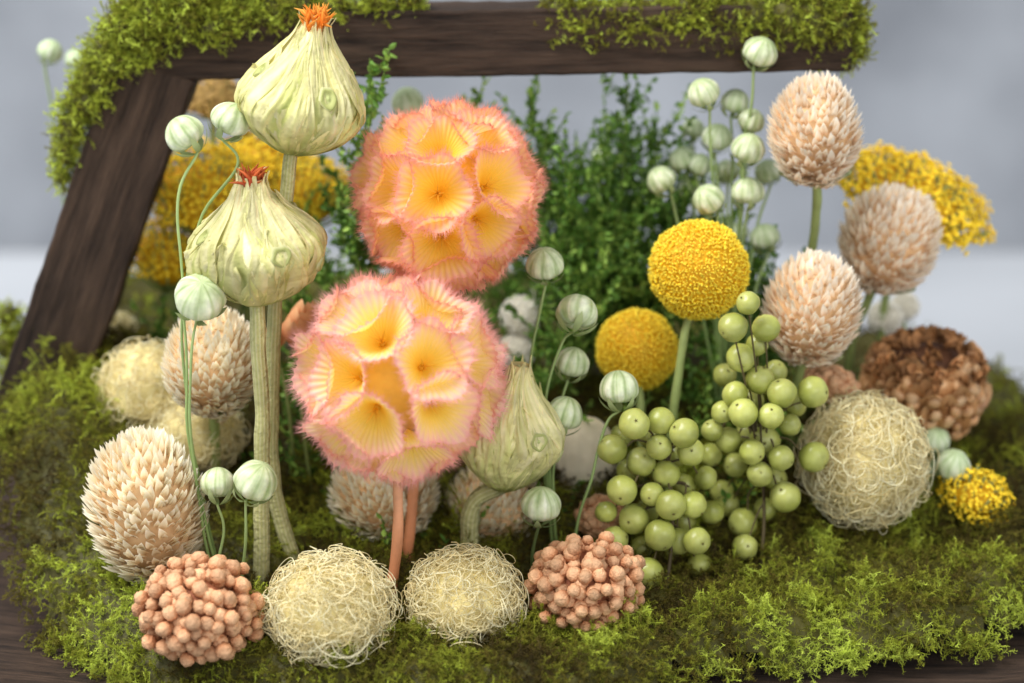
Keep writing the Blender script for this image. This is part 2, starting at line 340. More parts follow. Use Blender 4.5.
# ------------------------------------------------------------------ globe amaranth
def bract_tpl():
    a=Acc(); nu,nv=6,5; V=[];t=[]
    for i in range(nu):
        s=i/(nu-1); w=.2*(math.sin(PI*min(1,.2+.8*s))**.9)*(1.0-.2*s)+.003
        for j in range(nv):
            q=(j/(nv-1)*2-1); V.append((q*w,.06*s*s-.26*q*q*w*1.9+.0,s)); t.append(s)
    a.add(V,grid(nu,nv),None,t,0); return a.fin()
BR=bract_tpl()
def gomphrena(px,py,w,h,Y,label,m='gom_pink',path=None,tilt=(0,0,1),n=700,stemr=.13):
    c=at(px,py,Y); rx=sz(w/2,c); rz=sz(h/2,c); ax=unit(tilt); B=basis(ax)
    pts=stem_path(c-ax*rz*.6,Y,path); t=thing('globe_amaranth',label,'dried flower',pts[0],'cream globe amaranth heads')
    stem(t,pts,stemr,M['stem'])
    n=int(n*(rx/1.25)**1.0); d=fib(n,.04); d=d[d[:,2]>-.93]
    Ln=.46*(rx/1.25)**.5; k=len(d)
    nor=d/np.array([rx,rx,rz]); nor/=np.linalg.norm(nor,axis=1)[:,None]
    upw=np.clip(.75-.1*d[:,2],.2,1.2)[:,None]
    Z=nor+np.array([[0,0,1.]])*upw+rng.normal(0,.16,(k,3)); Z/=np.linalg.norm(Z,axis=1)[:,None]
    ll=Ln*rng.uniform(.8,1.2,k)
    lump=np.array([1+.06*mn.noise(Vector(v*1.6)+Vector((px,0,0))) for v in d])
    tip=d*np.array([rx,rx,rz])*((1.0+rng.normal(0,.02,k))*lump)[:,None]; off=tip-Z*ll[:,None]*.92
    R=framez(Z,-nor)*ll[:,None,None]; R[:,:,0]*=1.15
    R=np.einsum('ij,kjl->kil',B,R); off=off@B.T+c
    a=Acc(); a.rep(BR,R,off); a.build('flower_head',M[m],t)
    a=Acc(); ball(a,c,(rx*.79,rx*.79,rz*.82),3,t=.2,R=B); a.build('core',M['gom_core'],t)
    lf=Acc()
    for k in range(2):
        s=(-1)**k; lv=[];tt=[]
        for i in range(6):
            u=i/5
            for j in range(3):
                q=j-1; lv.append((s*u*rx*.75, q*.25*math.sin(PI*min(1,u*.85+.12)), -rz*1.0+.35*u*u+.1*abs(q))); tt.append(u)
        lf.add(np.array(lv)@B.T+c,grid(6,3),None,tt)
    lf.build('leaf',M['sepal'],t)
    return t
gomphrena(815,131,97,117,4.0,'tallest cream globe amaranth at top right, just under the mossy beam',path=[(817,200),(812,250),(806,330),(800,430)],tilt=(-.05,-.1,1))
gomphrena(890,239,105,116,5.6,'cream globe amaranth in front of the flat yellow yarrow on the right',path=[(868,300),(852,345),(845,440)],tilt=(.25,-.05,1))
gomphrena(813,309,102,122,3.0,'pale cream globe amaranth above the largest woven straw ball on the right',path=[(800,372),(795,400),(790,470)],tilt=(.12,-.1,1))
gomphrena(147,506,122,168,-1.0,'large cream globe amaranth low at the far left, behind the rosy bud cluster',m='gom_cream',tilt=(-.1,-.1,1),n=800)
gomphrena(213,362,104,112,2.0,'cream globe amaranth behind the green stems, above the left straw balls',m='gom_cream',path=[(214,430),(216,500)],tilt=(.1,0,1))
gomphrena(494,510,106,108,2.6,'cream globe amaranth low in the middle, behind the pale safflower stem',m='gom_cream',tilt=(.1,-.1,1))
gomphrena(384,492,112,104,2.0,'cream globe amaranth half hidden behind the stem of the lower orange-pink flower',m='gom_cream',tilt=(-.2,-.1,1))
c=at(586,460,3.4); rx=sz(33,c); rz=sz(44,c); pts=stem_path(c-np.array([0,0,rz*.8]),3.4,None)
t=thing('cream_pod','smooth pale cream pod behind the seed pods, left of the green berries','dried pod',pts[0]); stem(t,pts,.15,M['stem'])
a=Acc(); V=[];tt=[]
for i in range(30):
    u=i/29; th=PI*(1-u); r=math.sin(th)**.85*(1-.12*u) if 0<i<29 else 0
    for j in range(80):
        an=2*PI*j/80; f=1+.1*mn.noise(Vector((math.cos(an)*1.5,math.sin(an)*1.5,u*2)))+.03*math.cos(an*9)+.05*mn.noise(Vector((math.cos(an)*5,math.sin(an)*5,u*3))); V.append((r*rx*f*math.cos(an),r*rx*f*math.sin(an),-math.cos(th)*rz)); tt.append(u)
a.add(np.array(V)+c,grid(30,80,True),None,tt); a.build('pod',M['cream'],t)
for (px,py,w,h,Y,l) in [(300,322,34,44,2.6,'curled rust coloured leaf between the pale stems and lower pink flower'),(272,338,24,30,3.2,'small curled rust leaf behind the pale safflower stems')]:
    c=at(px,py,Y); pts=stem_path(c,Y,None); t=thing('dried_leaf',l,'dried leaf',pts[0],'rust leaves'); stem(t,pts,.05,M['stem'])
    a=Acc()
    for k in range(3):
        V=[];tt=[]; a0=random.uniform(-.5,.5)
        for i in range(9):
            u=i/8
            for j in range(7):
                q=j/3-1; ww=sz(w/2,c)*math.sin(PI*min(1,.12+.8*u))**.8; V.append((c[0]+q*ww+a0*u*.6,c[1]-.3*k+.45*q*q-.3*u,c[2]-sz(h*.5,c)+u*sz(h,c)*(1-.15*k)+.06*math.sin(q*6+k))); tt.append(u)
        a.add(V,grid(9,7),None,tt)
    a.build('blade',M['rust'],t)
# ------------------------------------------------------------------ billy buttons
def bump_tpl():
    a=Acc(); V,T=IC[1]
    for k in range(5):
        an=k*2*PI/5; a.add(V*np.array([.42,.42,.5])+np.array([.5*math.cos(an),.5*math.sin(an),0]),None,T,np.clip(.5+V[:,2]*.5,0,1),0)
    a.add(V*np.array([.3,.3,.45])+np.array([0,0,.12]),None,T,.15,0); return a.fin()
BT=bump_tpl()
a=Acc(); V,T=IC[1]; a.add(V*np.array([.5,.5,1.0]),None,T,np.clip(.5+V[:,2]*.5,0,1),0); BT1=a.fin()
def billy(px,py,r,Y,label,path=None,m='billy',core='billycore',name='billy_button',cat='dried flower',group='yellow billy buttons',n=5200):
    c=at(px,py,Y); R_=sz(r,c); pts=stem_path(c-np.array([0,0,R_*.7]),Y,path); t=thing(name,label,cat,pts[0],group)
    stem(t,pts,.12 if name=='billy_button' else .06,M['stem'])
    n=int(n*max(.35,R_/1.3)); d=fib(n,.03); s=R_*rng.uniform(.028,.052,n)*(4200/n)**.5
    lumpy=np.array([1+.035*mn.noise(Vector(v*2.5))+.035*mn.noise(Vector(v*14)) for v in d])
    off=c+d*(R_*rng.uniform(.93,.975,n)*lumpy)[:,None]; F=rndframe(d+rng.normal(0,.25,d.shape))*s[:,None,None]
    a=Acc(); a.rep(BT1,F,off); a.build('flower_head',M[m],t)
    a=Acc(); ball(a,c,R_*.92,3,t=.1); a.build('core',M[core],t); return t
billy(699,270,51,3.0,'larger round yellow billy button, upper of the two, above the green berries',path=[(686,325),(680,370),(672,420),(668,520)])
billy(637,350,42,4.6,'smaller round yellow billy button, lower left of the larger one',path=[(640,400),(645,500)])
for px,py,r,Y,l in [(520,316,20,6.5,'white fluffy bobble flower in the centre, middle one of the blurred trio'),(546,298,16,7.2,'white fluffy bobble flower, topmost of the blurred trio in the centre'),(516,352,18,6.3,'white fluffy bobble flower, lowest of the blurred trio in the centre'),(885,318,17,8.5,'white fluffy bobble flower between the amaranth and the brown seed head at right'),(905,306,14,9.2,'small white fluffy bobble flower below the yellow yarrow at right')]:
    billy(px,py,r,Y,l,m='white',core='white',name='bobble_flower',group='white bobble flowers in the background',n=900)
# ------------------------------------------------------------------ straw balls
def straw(px,py,w,h,Y,label,n=2100):
    c=at(px,py,Y); rx=sz(w/2,c)*.9; rz=sz(h/2,c)*.92
    b=np.array([c[0],c[1],c[2]-rz]); t=thing('straw_ball',label,'straw ball',b,'balls of curly pale straw fibre')
    lf=lambda q: np.array([1+.1*mn.noise(Vector(v*1.8)+Vector((px,0,0))) for v in q])
    a=Acc(); ball(a,c,(rx*.87,rx*.87,rz*.87),4,amp=.12,fr=2.5); a.build('core',M['strawcore'],t)
    a=Acc(); sc=np.array([rx,rx,rz])
    for i in range(n):
        ax=unit(rng.normal(0,1,3)); al=random.uniform(.05,.28)*(1.6 if random.random()<.12 else 1); X=unit(np.cross(ax,rng.normal(0,1,3))); Yv=np.cross(ax,X)
        sw=random.uniform(1.2,4.2); ph=np.linspace(0,sw,10)+random.random()*6; al2=al+np.linspace(0,random.uniform(-.12,.12),10)
        q=np.cos(al2)[:,None]*ax+np.sin(al2)[:,None]*(np.cos(ph)[:,None]*X+np.sin(ph)[:,None]*Yv)
        lift=random.uniform(.87,1.01)+(.13*np.sin(np.linspace(0,PI,10)) if random.random()<.4 else 0)*np.ones(10)+np.linspace(0,random.uniform(-.05,.22)*(1 if random.random()<.5 else .4),10)
        tube(a,c+q*sc*(lift*float(lf([ax])[0]))[:,None],random.uniform(.009,.016),3,rnd=random.random())
    a.build('fibres',M['straw'],t); return t
straw(331,612,136,118,-3.4,'pale woven straw ball at the front, right of the leftmost rosy bud cluster')
straw(464,603,122,112,-2.6,'pale woven straw ball at the front, right of the orange flower stem')
straw(864,462,132,138,2.2,'largest pale woven straw ball, at the right below the brown seed head',n=2300)
straw(148,390,110,104,4.6,'blurred straw ball against the left handle post',n=900)
straw(196,432,100,88,3.6,'blurred straw ball behind the cream amaranths at left, lower of the two there',n=900)
straw(112,335,54,50,8.0,'small blurred straw ball behind the foot of the left handle post',n=260)
# ------------------------------------------------------------------ bud clusters
def budarr(k):
    V,T=IC[3]; W=[]
    for v in V:
        f=1+.18*mn.noise(Vector(v*3.2)+Vector((k*7,0,0)))+.12*mn.noise(Vector(v*8)+Vector((k*3,2,0))); W.append(v*f)
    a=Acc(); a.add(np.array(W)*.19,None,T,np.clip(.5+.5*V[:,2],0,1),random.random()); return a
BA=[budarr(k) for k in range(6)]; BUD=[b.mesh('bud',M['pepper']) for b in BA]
def cluster(px,py,w,h,Y,label,n=88):
    c=at(px,py,Y); rx=sz(w/2,c)-.19; rz=sz(h/2,c)-.19; b=np.array([c[0],c[1],c[2]-rz-.1])
    t=thing('bud_cluster',label,'dried bud cluster',b,'rosy brown bud clusters')
    a=Acc(); ball(a,c,(rx*.8,rx*.8,rz*.8),3,amp=.2)
    d=fib(n,.06); d=d[d[:,2]>-.75]; s3=np.array([rx,rx,rz])
    for i,v in enumerate(d):
        f=random.uniform(.9,1.1); p=c+v*s3*f; tube(a,spline([c,p],3),.04,4)
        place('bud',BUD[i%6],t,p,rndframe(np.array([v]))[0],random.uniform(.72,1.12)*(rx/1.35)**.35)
    a.build('core',M['pepcore'],t)
    e=fib(int(n*1.4),.08); e=e[e[:,2]>-.8]; a=Acc(); a.rep(BA[0].fin(),rndframe(e)*.95,c+e*s3*rng.uniform(.78,.92,len(e))[:,None]); o=a.build('inner_buds',M['pepper'],t); o['kind']='stuff'
    return t
cluster(200,610,130,116,-3.6,'rosy brown bud cluster at the bottom left corner of the arrangement',n=114)
cluster(586,585,124,104,-2.2,'rosy brown bud cluster at the front centre, right of the straw balls',n=112)
cluster(602,517,60,50,1.2,'small rosy brown bud cluster peeking between the pale amaranth and green berries',n=40)
cluster(828,384,66,44,4.0,'small rosy brown bud cluster under the amaranths, above the largest straw ball',n=44)
# ------------------------------------------------------------------ green berries
V,T=IC[4]; W=V.copy(); zz=V[:,2]; W*= (1-.06*np.exp(-((1-zz)/.03)))[:,None]
BERRY=[]
for k in range(5):
    dd=np.array([1+.06*mn.noise(Vector(v*1.6)+Vector((k*9,0,0))) for v in V])[:,None]
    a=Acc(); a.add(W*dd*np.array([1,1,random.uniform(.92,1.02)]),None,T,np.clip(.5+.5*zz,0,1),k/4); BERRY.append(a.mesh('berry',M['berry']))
a=Acc()
for k in range(5):
    an=k*2*PI/5; tube(a,[(0,0,.0),(.06*math.cos(an),.06*math.sin(an),.02),(.13*math.cos(an),.13*math.sin(an),.07)],[.03,.028,.008],4)
TIP=a.mesh('berry_tip',M['berrytip'])
def berries(lst,hub,foot,Y,label):
    hb=at(*hub,Y+.6); g=ghit(*foot); g[2]-=.4
    t=thing('berry_sprig',label,'berry sprig',g,'sprigs of round green berries')
    a=Acc(); main=spline([g,(g+hb)/2+np.array([.15,0,0]),hb],16); tube(a,main,np.linspace(.055,.04,16),6)
    for (px,py,r,dy) in lst:
        c=at(px,py,Y+dy); R_=sz(r,c)*.93; j=int(min(15,max(3,16*(1-(abs(py-hub[1]))/260.))))
        s0=main[j]; d=unit(c-s0); p1=s0+(c-s0)*.5+np.array([random.uniform(-.1,.1),.1,.25]); tube(a,spline([s0,p1,c-d*R_*.8],9),np.linspace(.03,.024,9),5)
        dd=unit(np.array([random.gauss(0,.6),-.6+random.gauss(0,.4),random.gauss(.1,.6)])+d*.5); F=rndframe(np.array([dd]))[0]
        b=place('berry',random.choice(BERRY),t,c,F,R_); q=place('berry_tip',TIP,b,np.array([0,0,.93*1.0]),None,1.0,up=1); 
    a.build('branching_stem',M['brownstem'],t); return t
def bl(s,back): return [(x,y,r,random.uniform(-.5,.5)) for x,y,r in s]+[(x,y,13,random.uniform(.8,1.6)) for x,y in back]
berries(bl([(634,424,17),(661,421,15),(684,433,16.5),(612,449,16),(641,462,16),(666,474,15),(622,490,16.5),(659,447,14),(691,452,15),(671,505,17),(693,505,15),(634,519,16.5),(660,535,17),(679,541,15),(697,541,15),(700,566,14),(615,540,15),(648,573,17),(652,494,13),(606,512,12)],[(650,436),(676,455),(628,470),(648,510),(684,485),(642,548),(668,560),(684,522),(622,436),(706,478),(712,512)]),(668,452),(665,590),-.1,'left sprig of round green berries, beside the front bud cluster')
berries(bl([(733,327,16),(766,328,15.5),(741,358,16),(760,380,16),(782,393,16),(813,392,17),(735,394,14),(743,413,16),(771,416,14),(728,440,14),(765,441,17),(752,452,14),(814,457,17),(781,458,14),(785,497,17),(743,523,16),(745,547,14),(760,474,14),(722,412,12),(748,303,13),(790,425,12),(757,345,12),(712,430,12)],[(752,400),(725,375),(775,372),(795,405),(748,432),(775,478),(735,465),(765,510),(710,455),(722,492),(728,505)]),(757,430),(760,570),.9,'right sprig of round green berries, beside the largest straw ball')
# ------------------------------------------------------------------ seed pods
def podmesh(m,nrib=10,sd=0):
    a=Acc(); nu,nv=26,100; V=[];t=[]
    for i in range(nu):
        u=i/(nu-1); th=PI*(1-u)
        r=math.sin(th)**1.0 if 0<u<1 else 0.0; z=-math.cos(th)*.92
        if u>.58: z+=((u-.58)/.42)**2*.62; r*=1-((u-.58)/.42)*.48
        for j in range(nv):
            an=2*PI*j/nv; w=math.cos(nrib*an+1.2*mn.noise(Vector((u*3,math.cos(an),sd)))); nn=mn.noise(Vector((math.cos(an)*2.2,math.sin(an)*2.2,u*4+sd)))
            n2=mn.noise(Vector((math.cos(an)*9,math.sin(an)*9,u*2+sd)))
            rr=r*(1+.008*w+.07*nn); V.append((rr*math.cos(an),rr*math.sin(an),z))
            t.append(min(1,max(0,(.56+.12*w-.22*max(0,-w-.7)*3+.38*nn+.3*n2)*(1-.5*max(0,(u-.8)/.2))*(.55+.45*min(1,u/.35)))))
    a.add(V,grid(nu,nv,True),None,t,.5); return a.mesh('pod',m)
POD=[podmesh(M['pod'],10,1),podmesh(M['pod'],9,5),podmesh(M['pod'],8,9),podmesh(M['pod'],10,15)]; PODB=[podmesh(M['podback'],10,3),podmesh(M['podback'],9,8)]
def sepmesh():
    a=Acc()
    for k in range(5):
        an=2*PI*k/5; V=[];t=[]
        for i in range(6):
            u=i/5; th=PI*(1-.5*u*.85); rr=1.06+.06*u*u
            for j in range(3):
                q=(j-1)*.3*math.sin(PI*min(1,.25+.75*u))**1.0; r=math.sin(th)*rr+.02; V.append((r*math.cos(an+q),r*math.sin(an+q),math.cos(th)*rr*.97)); t.append(u)
        a.add(V,grid(6,3),None,t,.4)
    return a.mesh('sepals',M['sepal'])
SEP=sepmesh()
def pod(px,py,r,Y,label,path=None,tilt=(0,0,1),back=False,stemr=.04):
    c=at(px,py,Y); R_=sz(r,c)*.98; ax=unit(np.array(tilt)+rng.normal(0,.24,3)); B=rndframe(np.array([ax]))[0]
    pts=stem_path(c-ax*R_*.95,Y,path); t=thing('seed_pod',label,'seed pod',pts[0],'striped pale green seed pods on thin stems')
    q=random.uniform(.88,1.0)
    stem(t,pts,stemr,M['thin'],n=6); place('pod',random.choice(PODB) if back else random.choice(POD),t,c,B,(R_*q,R_*q,R_)); place('sepals',SEP,t,c,B,(R_*q,R_*q,R_)); return t
pod(185,135,22,-.6,'striped seed pod at upper left, leftmost of the pair in front of the mossy post',[(180,190),(180,250),(186,340),(188,430),(205,520),(228,602)],(-.1,0,1))
pod(230,121,21,.2,'striped seed pod touching the upper safflower bud, right of the pair by the post',[(238,165),(200,220),(182,330),(192,440),(222,580)],(.2,0,1))
pod(200,298,27,-1.2,'large striped seed pod just below the lower left safflower bud',[(192,350),(190,420),(200,510),(220,600)],(-.2,-.3,1))
pod(255,482,25,-2.2,'striped seed pod low at left before the pale stems, right of the low pair',[(246,530),(242,570),(243,612)],(.1,-.1,1))
pod(218,485,20,-1.4,'striped seed pod low at left above the bud cluster, left of the low pair',[(224,530),(216,575),(220,610)],(-.1,0,1))
pod(545,265,20,1.8,'striped seed pod right of the upper orange-pink flower, topmost of the middle row',[(538,320),(530,380),(545,470),(552,545)],(.05,0,1))
pod(577,314,22,1.0,'striped seed pod second from top of the middle row, above left of smaller billy button',[(562,345),(545,400),(548,480),(555,560)],(.25,0,1))
pod(572,364,19,1.6,'striped seed pod third from top of the middle row, left of smaller billy button',[(562,400),(552,450),(550,550)],(.1,0,1))
pod(564,415,21,.6,'striped seed pod immediately right of the pale safflower bud without open tuft',[(556,450),(553,500),(560,560)],(.0,-.1,1))
pod(619,390,22,.2,'striped seed pod directly below the smaller billy button, above the green berries',[(606,425),(590,480),(578,520),(572,565)],(.25,0,1))
pod(541,506,22,-.8,'striped seed pod lowest in the middle, above the front bud cluster',[(535,540),(530,570)],(.1,-.1,1))
pod(408,103,18,7.4,'blurred seed pod under the beam, between the safflower bud and upper pink flower',back=True)
for px,py,r,Y,w,tl in [(760,53,18,5.0,'topmost seed pod at right, in front of the mossy beam',(0,0,1)),(704,94,18,5.0,'seed pod overlapping the lower edge of the beam, left of the topmost one',(-.2,0,1)),(735,103,16,6.0,'blurred seed pod between the beam and the tall globe amaranth',(0,0,1)),(751,122,15,5.4,'upper seed pod immediately left of the tall globe amaranth head',(0,0,1)),(748,150,19,4.6,'large seed pod left of the tall globe amaranth, middle height',(.1,0,1)),(717,138,16,5.8,'seed pod in the dark foliage, left of the large middle pod',(-.1,0,1)),(709,200,18,4.4,'seed pod just above the larger billy button',(-.1,0,1)),(748,193,18,4.8,'seed pod above and right of the larger billy button',(.1,0,1)),(662,181,17,5.6,'seed pod within the dark green foliage, upper left of the larger billy button',(-.2,0,1)),(683,160,15,6.8,'blurred seed pod higher in the dark green foliage behind',(0,0,1)),(765,238,16,6.2,'blurred seed pod between the larger billy button and the amaranth',(.1,0,1)),(736,235,14,7.0,'faint seed pod directly behind the top right of the larger billy button',(0,0,1)),(693,130,13,7.8,'small faint seed pod behind the foliage, left of the pod cluster at right',(0,0,1)),(727,172,14,6.8,'faint seed pod in the middle of the upper right pod cluster',(0,0,1)),(690,190,13,7.4,'faint seed pod between the foliage and the pod above the billy button',(0,0,1)),(768,172,14,6.8,'faint seed pod just left of the stem of the tall amaranth',(.1,0,1)),(700,165,13,6.4,'small seed pod high above the left side of the larger billy button',(0,0,1))]:
    pod(px,py,r,Y,w,[(px+(728-px)*.3,py+60),(px+(728-px)*.6,py+130),(728+random.uniform(-12,12),440)],tl,back=Y>5.7)
for px,py,r,Y,w in [(50,52,14,9.5,'blurred seed pod outside the handle at the far upper left'),(76,60,12,11.5,'fainter seed pod just behind the far upper left one'),(603,160,15,9.5,'blurred seed pod in the dark foliage below the middle of the beam'),(575,215,14,9,'blurred seed pod in the foliage right of the upper pink flower'),(935,441,17,4.0,'seed pod at far right beside the largest straw ball, upper one'),(953,466,19,3.0,'seed pod at the far right, nearest the lower yellow yarrow'),(930,474,16,4.2,'seed pod tucked between the straw ball and the far right pod')]:
    if px>900: pod(px,py,r,Y,w,[(px-5,py+30),(px-8,py+55)],(.2,-.2,1),back=True)
    else: pod(px,py,r,Y,w,back=True)
# ------------------------------------------------------------------ safflower buds
def safflower(px,py,w,h,Y,label,path,tuft='tuft',tilt=(0,0,1),seed=1,stemr=.24,tl=1.0,kn=None):
    random.seed(seed)
    c=at(px,py,Y); R_=sz(w/2,c)*.95; Hh=sz(h,c)*.98; ax=unit(tilt); B=basis(ax); bot=c-ax*Hh*.53
    pts=stem_path(bot+ax*.15,Y,path); t=thing('safflower_bud',label,'dried flower bud',pts[0],'papery safflower buds on pale stems')
    stem(t,pts,stemr,M['safstem'],n=22,rib=1)
    kn=kn or [(0,.14),(.05,.36),(.12,.58),(.22,.79),(.34,.94),(.46,1.0),(.57,.94),(.67,.76),(.77,.52),(.87,.32),(1,.19)]
    xs_=[k[0] for k in kn]; ys_=[k[1] for k in kn]
    prof=lambda s: float(np.interp(s,xs_,ys_)) if s<=1 else .19
    lump=lambda an,s: 1+.2*mn.noise(Vector((math.cos(an)*1.2,math.sin(an)*1.2,s*2.2+seed*3)))
    a=Acc(); nu,nv=30,64; V=[];tt=[]
    for i in range(nu):
        s=i/(nu-1)
        for j in range(nv):
            an=2*PI*j/nv; r=R_*prof(s)*.92*lump(an,s); V.append((r*math.cos(an),r*math.sin(an),s*Hh)); tt.append(s)
    a.add(np.array(V)@B.T+bot,grid(nu,nv,True),None,tt,.3)
    for k in range(32):
        th=k*2.399+random.uniform(-.3,.3); s1=[1.08,.8,.66,1.0,.9][k%5]+random.uniform(-.1,.1); wd=random.uniform(.26,.62); lift=.955+.02*(4-(k%5))+random.uniform(0,.03); s0=random.choice([0,0,0,.12])
        nu,nv=34,27; V=[];tt=[]; tw=random.uniform(-.9,.9); curl=random.uniform(-.02,.12); rn=random.random()*9
        for i in range(nu):
            u=i/(nu-1); s=s0+u*(s1-s0); half=wd*(1-u**3.0)*(1/max(.4,prof(s)))**.6*(1+.25*mn.noise(Vector((u*4,rn,0))))+.012
            for j in range(nv):
                q=j/(nv-1)*2-1; an=th+q*half+tw*u*u+.14*mn.noise(Vector((u*3,q*2,rn+2)))
                wr=.07*mn.noise(Vector((q*2.2,u*2.6,rn)))+.07*mn.noise(Vector((q*6+u*3,u*5,rn+4)))+.025*mn.noise(Vector((q*14,u*9,rn+4)))
                r=R_*prof(s)*(lift+.02*(1-abs(q))+wr)*lump(an,min(1,s))+R_*curl*max(0,(u-.78)/.22)**2
                V.append((r*math.cos(an),r*math.sin(an),min(s,1.06)*Hh)); tt.append(min(1,max(0,s*.4+.34+.14*math.cos(q*19+rn+5*mn.noise(Vector((u*2,rn,3))))*(.4+.6*u)-.25*(s<.08)+.45*mn.noise(Vector((q*3,u*3,rn))))))
        a.add(np.array(V)@B.T+bot,grid(nu,nv),None,tt,random.random())
    a.build('bud',M['saf'],t)
    a=Acc()
    for k,(th,s,rr) in enumerate([(-.95,.55,.15),(-2.5,.62,.12),(-.1,.36,.13)]):
        V=[];tt=[]
        for i in range(7):
            for j in range(20):
                f=i/6; q=2*PI*j/20; u=rr*f*math.cos(q)*1.1*(1+.15*math.sin(2*q+k)); v=rr*f*math.sin(q)*1.15*(1+.15*math.sin(3*q+k))
                ss=min(1,max(0,s+v*.42)); r=R_*prof(ss)*1.07*lump(th+u,ss)+.015+R_*(.035*math.exp(-((f-.8)/.15)**2)+.02*math.cos(f*9))
                V.append((r*math.cos(th+u),r*math.sin(th+u),ss*Hh)); tt.append(f)
        a.add(np.array(V)@B.T+bot,grid(7,20,True),None,tt)
    a.build('leafy_bracts',M['safleaf'],t)
    a=Acc()
    for k in range(int(90*tl)):
        an=random.uniform(0,2*PI); r0=random.uniform(0,.17)*R_; sp=random.uniform(-.1,.45); L_=random.uniform(.15,.45)*R_*tl
        p0=np.array([r0*math.cos(an),r0*math.sin(an),Hh*.9]); d=unit([math.cos(an)*sp,math.sin(an)*sp,1]); p1=p0+d*L_*.6+rng.normal(0,.04,3); p2=p0+unit(d+rng.normal(0,.35,3))*L_*1.3
        tube(a,spline([p0,p1,p2],5)@B.T+bot,[.07,.065,.055,.04,.006],4)
    a.build('petal_tuft',M[tuft],t); return t
safflower(304,84,132,140,.8,'topmost papery safflower bud with bright orange tuft, overlapping the beam at upper left',[(290,165),(284,220),(276,300),(271,400),(272,470),(282,520),(299,562)],tilt=(.2,-.05,1),seed=3,stemr=.17,tl=1.0,kn=[(0,.15),(.05,.4),(.12,.64),(.22,.86),(.33,.99),(.44,1.0),(.55,.86),(.66,.66),(.78,.46),(.9,.28),(1,.17)])
safflower(254,238,136,136,-.3,'papery safflower bud with dark red tuft, just below the topmost bud at left',[(258,330),(261,400),(262,500),(261,585)],tuft='tuftred',tilt=(-.02,-.12,1),seed=5,tl=.8,stemr=.18)
safflower(513,424,106,138,.2,'pale safflower bud without open tuft, tucked behind the lower orange-pink flower',[(474,505),(470,556)],tilt=(.14,-.05,1),seed=9,tuft='safleaf',stemr=.21,tl=.5)
random.seed(21)
# ------------------------------------------------------------------ scabiosa
def floret_mesh(k,m):
    a=Acc(); nu,nv=12,156; V=[];t=[]; ph=random.random()*6
    def rim(an): return 1+.07*math.cos(5*an+ph)+.08*mn.noise(Vector((math.cos(an)*2,math.sin(an)*2,k*5)))
    def pt(u,an):
        pl=math.cos(an*30+ph); r=(.03+.97*u)*(1+(rim(an)-1)*u)
        z=.42*(1-(1-u)**2)+.58*u**1.25+.03*pl*u+.12*u*u*mn.noise(Vector((math.cos(an)*1.2,math.sin(an)*1.2,k*3.3)))
        z+=.07*u*u*math.cos(5*an+ph)
        return (r*math.cos(an),r*math.sin(an),z)
    for i in range(nu):
        u=i/(nu-1)
        for j in range(nv):
            an=2*PI*j/nv; V.append(pt(u,an)); t.append(min(1,max(0,u*.88+.09*math.cos(an*30+ph)*u+.06*mn.noise(Vector((math.cos(an)*3,math.sin(an)*3,u*2+k))))))
    a.add(V,grid(nu,nv,True),None,t,random.random())
    for q in range(760):
        an=random.random()*2*PI; p=np.array(pt(.985,an)); p2=np.array(pt(.80,an)); d=unit((p-p2)*np.array([1,1,.8])+rng.normal(0,.06,3)); l=random.uniform(.08,.34); s=np.array([-math.sin(an),math.cos(an),0])*.006
        e=p+d*l; a.add([p-s-d*.05,p+s-d*.05,e],None,[[0,1,2]],[.86,.86,1],.6)
    return a.mesh('floret',m)
FL={k:[floret_mesh(i,M[k]) for i in range(6)] for k in ('scab','scabpale')}
a=Acc()
for k in range(5):
    an=2*PI*k/5; tube(a,[(0,0,.1),(.07*math.cos(an),.07*math.sin(an),.35),(.24*math.cos(an),.24*math.sin(an),.62)],[.03,.022,.006],4)
ball(a,(0,0,.12),.08,2); STAR=a.mesh('star',M['star'])
def scabiosa(px,py,r,Y,label,path,n=34,tilt=(0,0,1),m='scab'):
    c=at(px,py,Y); R_=sz(r,c)*.90; B=basis(unit(tilt)); pts=stem_path(c-np.array([0,0,R_*.4]),Y,path)
    t=thing('scabiosa_seed_head',label,'dried flower',pts[0],'orange pink papery globe flowers')
    stem(t,pts,.14,M['scabstem'])
    a=Acc(); ball(a,c,R_*.58,3); a.build('core',M['scabcore'],t)
    d=fib(n,.04)@B.T; rr=R_*2/math.sqrt(n)*1.12; dep=R_*.38
    for i,v in enumerate(d):
        F=rndframe(np.array([unit(v+rng.normal(0,.1,3))]))[0]; k=random.uniform(.92,1.1)
        o=place('floret',FL[m][i%6],t,c+v*R_*random.uniform(.57,.66),F,(rr*k,rr*k,dep)); place('star',STAR,o,np.zeros(3),None,1.0,up=1)
    return t
scabiosa(449,197,98,1.0,'upper orange and pink papery globe flower, just below the beam',[(440,290),(425,380),(412,500),(404,560)],tilt=(.3,-.6,.8),n=32)
scabiosa(399,376,107,-1.4,'lower and larger orange and pink papery globe flower, at the front centre left',[(398,490),(396,540),(389,596)],n=32,tilt=(-.2,-.8,.5),m='scabpale')
